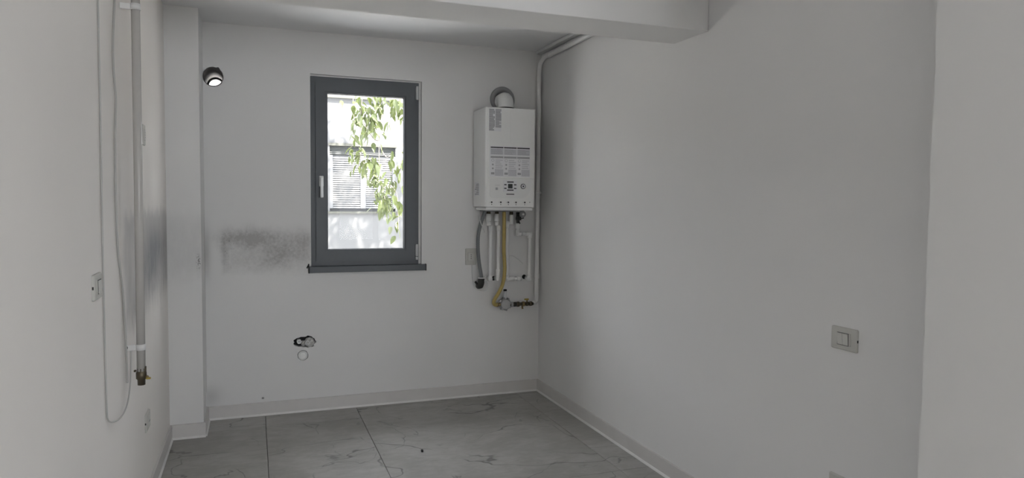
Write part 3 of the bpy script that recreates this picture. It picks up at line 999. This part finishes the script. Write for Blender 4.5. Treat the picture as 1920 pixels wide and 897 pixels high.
# ------------------------------------------------------------------ left wall: gas pipe, valve, cable
lp = thing('wall_gas_pipe', 'white steel gas pipe standing off the left wall, ending in a valve', 'pipe', (-.438, 3.167, .74))
PXL = -.438
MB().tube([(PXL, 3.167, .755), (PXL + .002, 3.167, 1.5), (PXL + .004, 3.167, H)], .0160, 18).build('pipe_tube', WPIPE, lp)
cb = MB().box((XL, 3.160, .842), (PXL + .016, 3.172, .866), .002, 1).build('pipe_clamp', PAINTP, lp)
MB().tube([(PXL, 3.167, .842), (PXL, 3.167, .866)], .0185, 18).build('clamp_band', PAINTP, cb)
MB().box((XL, 3.156, .850), (XL + .006, 3.176, .860), .001, 1).build('clamp_screw', DARK, cb)
cb = MB().box((XL, 3.160, 2.208), (PXL + .016, 3.172, 2.232), .002, 1).build('pipe_clamp', PAINTP, lp)
MB().tube([(PXL + .003, 3.167, 2.208), (PXL + .003, 3.167, 2.232)], .0190, 18).build('clamp_band', WPLAST, cb)
vb = MB().lathe((PXL, 3.167, .770), (0, 0, -1), [(0, .0135), (.004, .0165), (.016, .0165), (.020, .0200), (.046, .0200), (.050, .0150), (.072, .0145)], 8).build('valve_body', BRONZE, lp)
MB().tube([(PXL + .018, 3.160, .733), (PXL + .026, 3.158, .730)], .006, 8).build('valve_stem', BRASS, vb)
MB().box((PXL + .018, 3.150, .722), (PXL + .036, 3.164, .729), .002, 1).build('valve_lever', YLEVER, vb)
MB().tube([(PXL + .016, 3.16, .74), (PXL + .017, 3.16, .775)], .0035, 8).build('valve_handle', BRONZE, vb)
MB().box((PXL - .026, 3.155, .754), (PXL - .017, 3.168, .762), .002, 1).build('valve_tab', BRONZE, vb)

cw = XL + .0045
cpts = [(cw, 2.722, H), (cw, 2.722, 2.1), (cw, 2.720, 1.68), (cw, 2.712, 1.30), (cw, 2.716, .95), (cw, 2.722, .75), (cw, 2.745, .682), (cw + .01, 2.82, .655),
        (cw + .012, 2.94, .640), (cw + .012, 3.05, .650), (cw + .012, 3.12, .70), (cw + .012, 3.150, .78), (cw + .01, 3.165, .845)]
c_ = MB().tube(cpts, .0028, 8, smooth_path=8).build('hanging_cable', CABLE)
tag(c_, 'pale cable looping down the left wall and up to the pipe clamp', 'cable')
cw2 = XL + .007
c2 = [(cw2, 3.02, H), (cw2, 3.02, 2.25), (cw2, 2.96, 2.02), (cw2, 2.975, 1.90), (cw2, 3.00, 1.83), (cw2, 2.975, 1.72), (cw2, 2.96, 1.55), (cw2, 2.965, 1.38), (cw2, 2.975, 1.28), (cw2, 3.02, 1.18), (cw2, 3.07, 1.08), (cw2, 3.10, .95), (cw2, 3.125, .80), (cw2, 3.13, .72)]
c_ = MB().tube(c2, .0038, 8, smooth_path=8).build('wavy_cable', CABLE)
tag(c_, 'wavy pale cable hanging on the left wall close to the pipe', 'cable')

# ------------------------------------------------------------------ crumb on the floor
bm_ = bmesh.new()
bmesh.ops.create_icosphere(bm_, subdivisions=1, radius=1)
rm = random.Random(2)
for v in bm_.verts:
    v.co = Vector((v.co.x * .008, v.co.y * .013, max(v.co.z, -.6) * .012 + .0072)) * rm.uniform(.8, 1.15)
lo = min(v.co.z for v in bm_.verts)
for v in bm_.verts: v.co.z -= lo
me = bpy.data.meshes.new('plaster_crumb'); bm_.to_mesh(me); bm_.free()
o = link('plaster_crumb', me, None, PEB); o.location = (.905, 3.925, 0)
tag(o, 'small dark crumb lying on the marble tile floor', 'crumb')

# ------------------------------------------------------------------ outside: ground, neighbour's facade, tree
struct(MB().box((-14, YO + .05, -.55), (18, 14.5, -.25)).build('ground', GROUND))
YF = 12.0
nb = thing('neighbour_building', 'sunlit white apartment facade with blinds seen through the window', 'building', (2, YF, -.25))
WZa, WZb = 1.285, 2.425
wins = [(1.19, 2.29), (-2.4, -1.3), (4.8, 5.9)]
q = MB()
xs = [-9] + sorted(sum([list(w_) for w_ in wins], [])) + [12]
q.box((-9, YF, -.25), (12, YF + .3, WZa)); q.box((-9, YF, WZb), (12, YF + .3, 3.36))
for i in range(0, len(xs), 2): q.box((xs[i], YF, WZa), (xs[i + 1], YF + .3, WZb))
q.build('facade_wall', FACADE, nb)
MB().box((-9, YF - .06, 3.165), (12, YF, 3.205)).build('string_course', FTRIM, nb)
for (xa, xb) in wins:
    wn = MB().box((xa, YF + .12, WZa), (xb, YF + .30, WZa + .05)).build('window_frame', FFRAME, nb)
    MB().box((xa - .05, YF - .05, WZa - .035), (xb + .05, YF + .12, WZa)).build('window_sill', FTRIM, wn)
    MB().box((xa - .02, YF - .02, WZb - .045), (xb + .02, YF + .10, WZb)).build('shutter_lintel', FTRIM, wn)
    xm = (xa + xb) / 2
    for (u0, u1) in ((xa, xa + .05), (xm - .045, xm + .045), (xb - .05, xb)):
        MB().box((u0, YF + .004, WZa + .05), (u1, YF + .10, WZb - .2)).build('mullion', FFRAME, wn)
    MB().box((xa, YF + .10, WZb - .225), (xb, YF + .16, WZb - .195)).build('transom', FFRAME, wn)
    g_ = MB()
    for i in range(5):
        zz = WZb - .19 + i * .030
        g_.prism([(xa, YF + .06, zz), (xa, YF + .045, zz + .010), (xa, YF + .06, zz + .027), (xa, YF + .075, zz + .027), (xa, YF + .075, zz)], (xb - xa, 0, 0))
    sh = g_.build('shutter_slats', SHUT, nb); sh['kind'] = 'stuff'
    for (u0, u1) in ((xa + .05, xm - .045), (xm + .045, xb - .05)):
        MB().box((u0, YF + .215, WZa + .05), (u1, YF + .220, WZb - .225)).build('pane', GLASS, wn)
        g_ = MB(); zz = WZa + .055
        while zz < WZb - .24:
            g_.prism([(u0, YF + .015, zz), (u0, YF + .018, zz), (u0, YF + .030, zz + .025), (u0, YF + .027, zz + .025)], (u1 - u0, 0, 0)); zz += .036
        bs = g_.build('blind_slats', BLIND, nb); bs['kind'] = 'stuff'
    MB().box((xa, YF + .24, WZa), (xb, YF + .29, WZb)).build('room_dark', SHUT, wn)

tree = thing('walnut_tree', 'green walnut tree with drooping twigs outside the window', 'tree', (3.6, 8.3, -.25))
MB().tube([(3.6, 8.3, -.25), (3.58, 8.3, .3), (3.62, 8.25, .9), (3.5, 8.2, 2.6), (3.45, 8.2, 4.6), (3.5, 8.1, 6.6)], [.19, .06], 14, smooth_path=5).build('trunk', BARK, tree)
limbs = [[(3.55, 8.25, 2.4), (2.9, 8.0, 3.1), (2.1, 7.8, 3.35), (1.3, 7.6, 3.1)],
         [(3.5, 8.2, 3.4), (2.6, 7.7, 4.0), (1.6, 7.5, 3.7), (1.1, 7.5, 3.1)],
         [(3.48, 8.2, 4.2), (4.2, 8.1, 5.2), (4.6, 8.0, 6.2)], [(3.46, 8.2, 4.8), (3.0, 8.3, 5.8), (2.7, 8.5, 6.7)]]
for L_ in limbs:
    MB().tube(L_, [.055, .014], 10, smooth_path=6).build('limb', BARK, tree)
twigs = [[(1.30, 7.6, 3.1), (1.33, 7.55, 2.65), (1.29, 7.5, 2.42), (1.265, 7.5, 2.22), (1.255, 7.5, 2.05), (1.26, 7.5, 1.80), (1.30, 7.5, 1.55), (1.36, 7.5, 1.35)],
         [(1.26, 7.5, 2.06), (1.30, 7.5, 1.97), (1.34, 7.5, 1.93), (1.38, 7.5, 1.95)],
         [(1.12, 7.5, 3.08), (1.09, 7.5, 2.7), (1.07, 7.5, 2.45), (1.055, 7.5, 2.2), (1.06, 7.5, 2.05), (1.06, 7.5, 1.95), (1.10, 7.5, 1.84)],
         [(1.02, 7.5, 3.08), (.985, 7.5, 2.7), (.99, 7.5, 2.40), (1.00, 7.5, 2.2)],
         [(1.25, 7.5, 2.10), (1.20, 7.5, 2.12), (1.13, 7.5, 2.22), (1.08, 7.5, 2.30)],
         [(1.30, 7.5, 1.60), (1.38, 7.48, 1.62), (1.44, 7.46, 1.52), (1.45, 7.45, 1.30), (1.455, 7.45, 1.15)],
         [(1.5, 7.6, 3.1), (1.50, 7.5, 2.7), (1.48, 7.5, 2.45), (1.46, 7.5, 2.35)],
         [(1.9, 7.6, 3.2), (1.62, 7.45, 2.5), (1.50, 7.4, 2.10), (1.47, 7.4, 1.85), (1.46, 7.4, 1.6)]]
for L_ in twigs:
    MB().tube(L_, [.0062, .0028], 6, smooth_path=5).build('twig', BARK, tree)

# leaf: a folded pointed ellipse
def leaf_mesh(fold, curl, name):
    bm = bmesh.new()
    prof = [(0, .0), (.12, .16), (.35, .27), (.62, .24), (.85, .12), (1.0, 0.0)]
    mid = [bm.verts.new((t, 0, -curl * t * t)) for t, w_ in prof]
    Lf = [None if w_ == 0 else bm.verts.new((t, w_, fold * w_ - curl * t * t)) for t, w_ in prof]
    Rt = [None if w_ == 0 else bm.verts.new((t, -w_, fold * w_ - curl * t * t)) for t, w_ in prof]
    for i in range(5):
        for side, flip in ((Lf, False), (Rt, True)):
            vsx = [v for v in (mid[i], mid[i + 1], side[i + 1], side[i]) if v is not None]
            bm.faces.new(vsx[::-1] if flip else vsx)
    me = bpy.data.meshes.new(name); bm.to_mesh(me); bm.free()
    me.materials.append(LEAF)
    return me


LM = [leaf_mesh(.25, .25, 'leaf'), leaf_mesh(.5, .12, 'leaf'), leaf_mesh(.1, .45, 'leaf')]
rl = random.Random(21)
tl = Vector(tree.location)
leaf_spots = []
# where the hanging foliage is dense: (x, z, spread x, spread z, count) at the twigs' depth
clusters = [(1.10, 2.48, .11, .08, 26), (1.22, 2.50, .09, .06, 20), (1.40, 2.50, .08, .06, 20), (1.47, 2.40, .04, .07, 10), (1.05, 2.33, .09, .07, 24), (1.15, 2.30, .08, .09, 20), (1.20, 2.18, .05, .08, 12),
            (1.05, 2.16, .07, .06, 14), (1.02, 1.98, .06, .05, 12), (1.12, 1.90, .10, .05, 16), (1.20, 1.80, .09, .06, 18), (1.05, 1.83, .05, .04, 6), (1.25, 1.70, .10, .06, 18),
            (1.36, 1.66, .08, .06, 14), (1.26, 1.56, .10, .06, 18), (1.34, 1.48, .09, .06, 16), (1.28, 1.40, .08, .05, 12), (1.42, 1.38, .06, .07, 12), (1.46, 1.25, .04, .08, 8),
            (1.46, 1.92, .05, .07, 10), (1.47, 1.76, .04, .08, 8), (1.36, 2.30, .03, .04, 3)]
for (cx, cz, sx, sz, nn) in clusters:
    for _ in range(nn):
        leaf_spots.append((rl.gauss(cx, sx * .75), 7.5 + rl.gauss(0, .14), rl.gauss(cz, sz * .75)))
rl.shuffle(leaf_spots)
leaf_spots = leaf_spots[:299]
for p in leaf_spots:
    o = bpy.data.objects.new('leaf', rl.choice(LM)); C.objects.link(o); o.parent = tree
    o.location = Vector(p) - tl
    s_ = rl.uniform(.08, .135)
    o.scale = (s_, s_ * rl.uniform(.62, .95), s_)
    o.rotation_euler = (rl.uniform(-.9, .9), rl.uniform(.35, 1.5), rl.uniform(0, 2 * PI))


# the rest of the crown, too many leaves to count: one mesh
def foliage(name, blobs, seed):
    rf = random.Random(seed)
    verts, faces = [], []
    base = [(0, 0, 0), (.35, .26, .07), (.35, -.26, .07), (.8, .16, .0), (.8, -.16, 0), (1, 0, -.12)]
    for (c, rad_, nn, size) in blobs:
        for _ in range(nn):
            d = Vector((rf.gauss(0, 1), rf.gauss(0, 1), rf.gauss(0, 1))).normalized() * (rf.random() ** .45)
            pos = Vector(c) + Vector((d.x * rad_[0], d.y * rad_[1], d.z * rad_[2])) - tl
            Mx = Matrix.Translation(pos) @ Matrix.Rotation(rf.uniform(0, 2 * PI), 4, 'Z') @ Matrix.Rotation(rf.uniform(-.2, 1.3), 4, 'Y') @ Matrix.Rotation(rf.uniform(-.8, .8), 4, 'X') @ Matrix.Scale(size * rf.uniform(.75, 1.25), 4)
            i0 = len(verts)
            verts += [tuple(Mx @ Vector(v)) for v in base]
            faces += [(i0, i0 + 2, i0 + 1), (i0 + 1, i0 + 2, i0 + 4, i0 + 3), (i0 + 3, i0 + 4, i0 + 5)]
    me = bpy.data.meshes.new(name); me.from_pydata(verts, [], faces); me.materials.append(LEAF)
    o = link(name, me, tree); o['kind'] = 'stuff'
    return o


foliage('foliage', [((4.1, 8.0, 6.35), (1.3, .8, .75), 1350, .13), ((2.7, 8.2, 6.9), (.9, .7, .6), 700, .12), ((3.2, 8.1, 4.6), (1.1, .8, .8), 900, .12),
                    ((1.9, 7.7, 3.75), (.9, .6, .40), 500, .11)], 4)

# every top-level mesh and part keeps its own data; nothing else to do
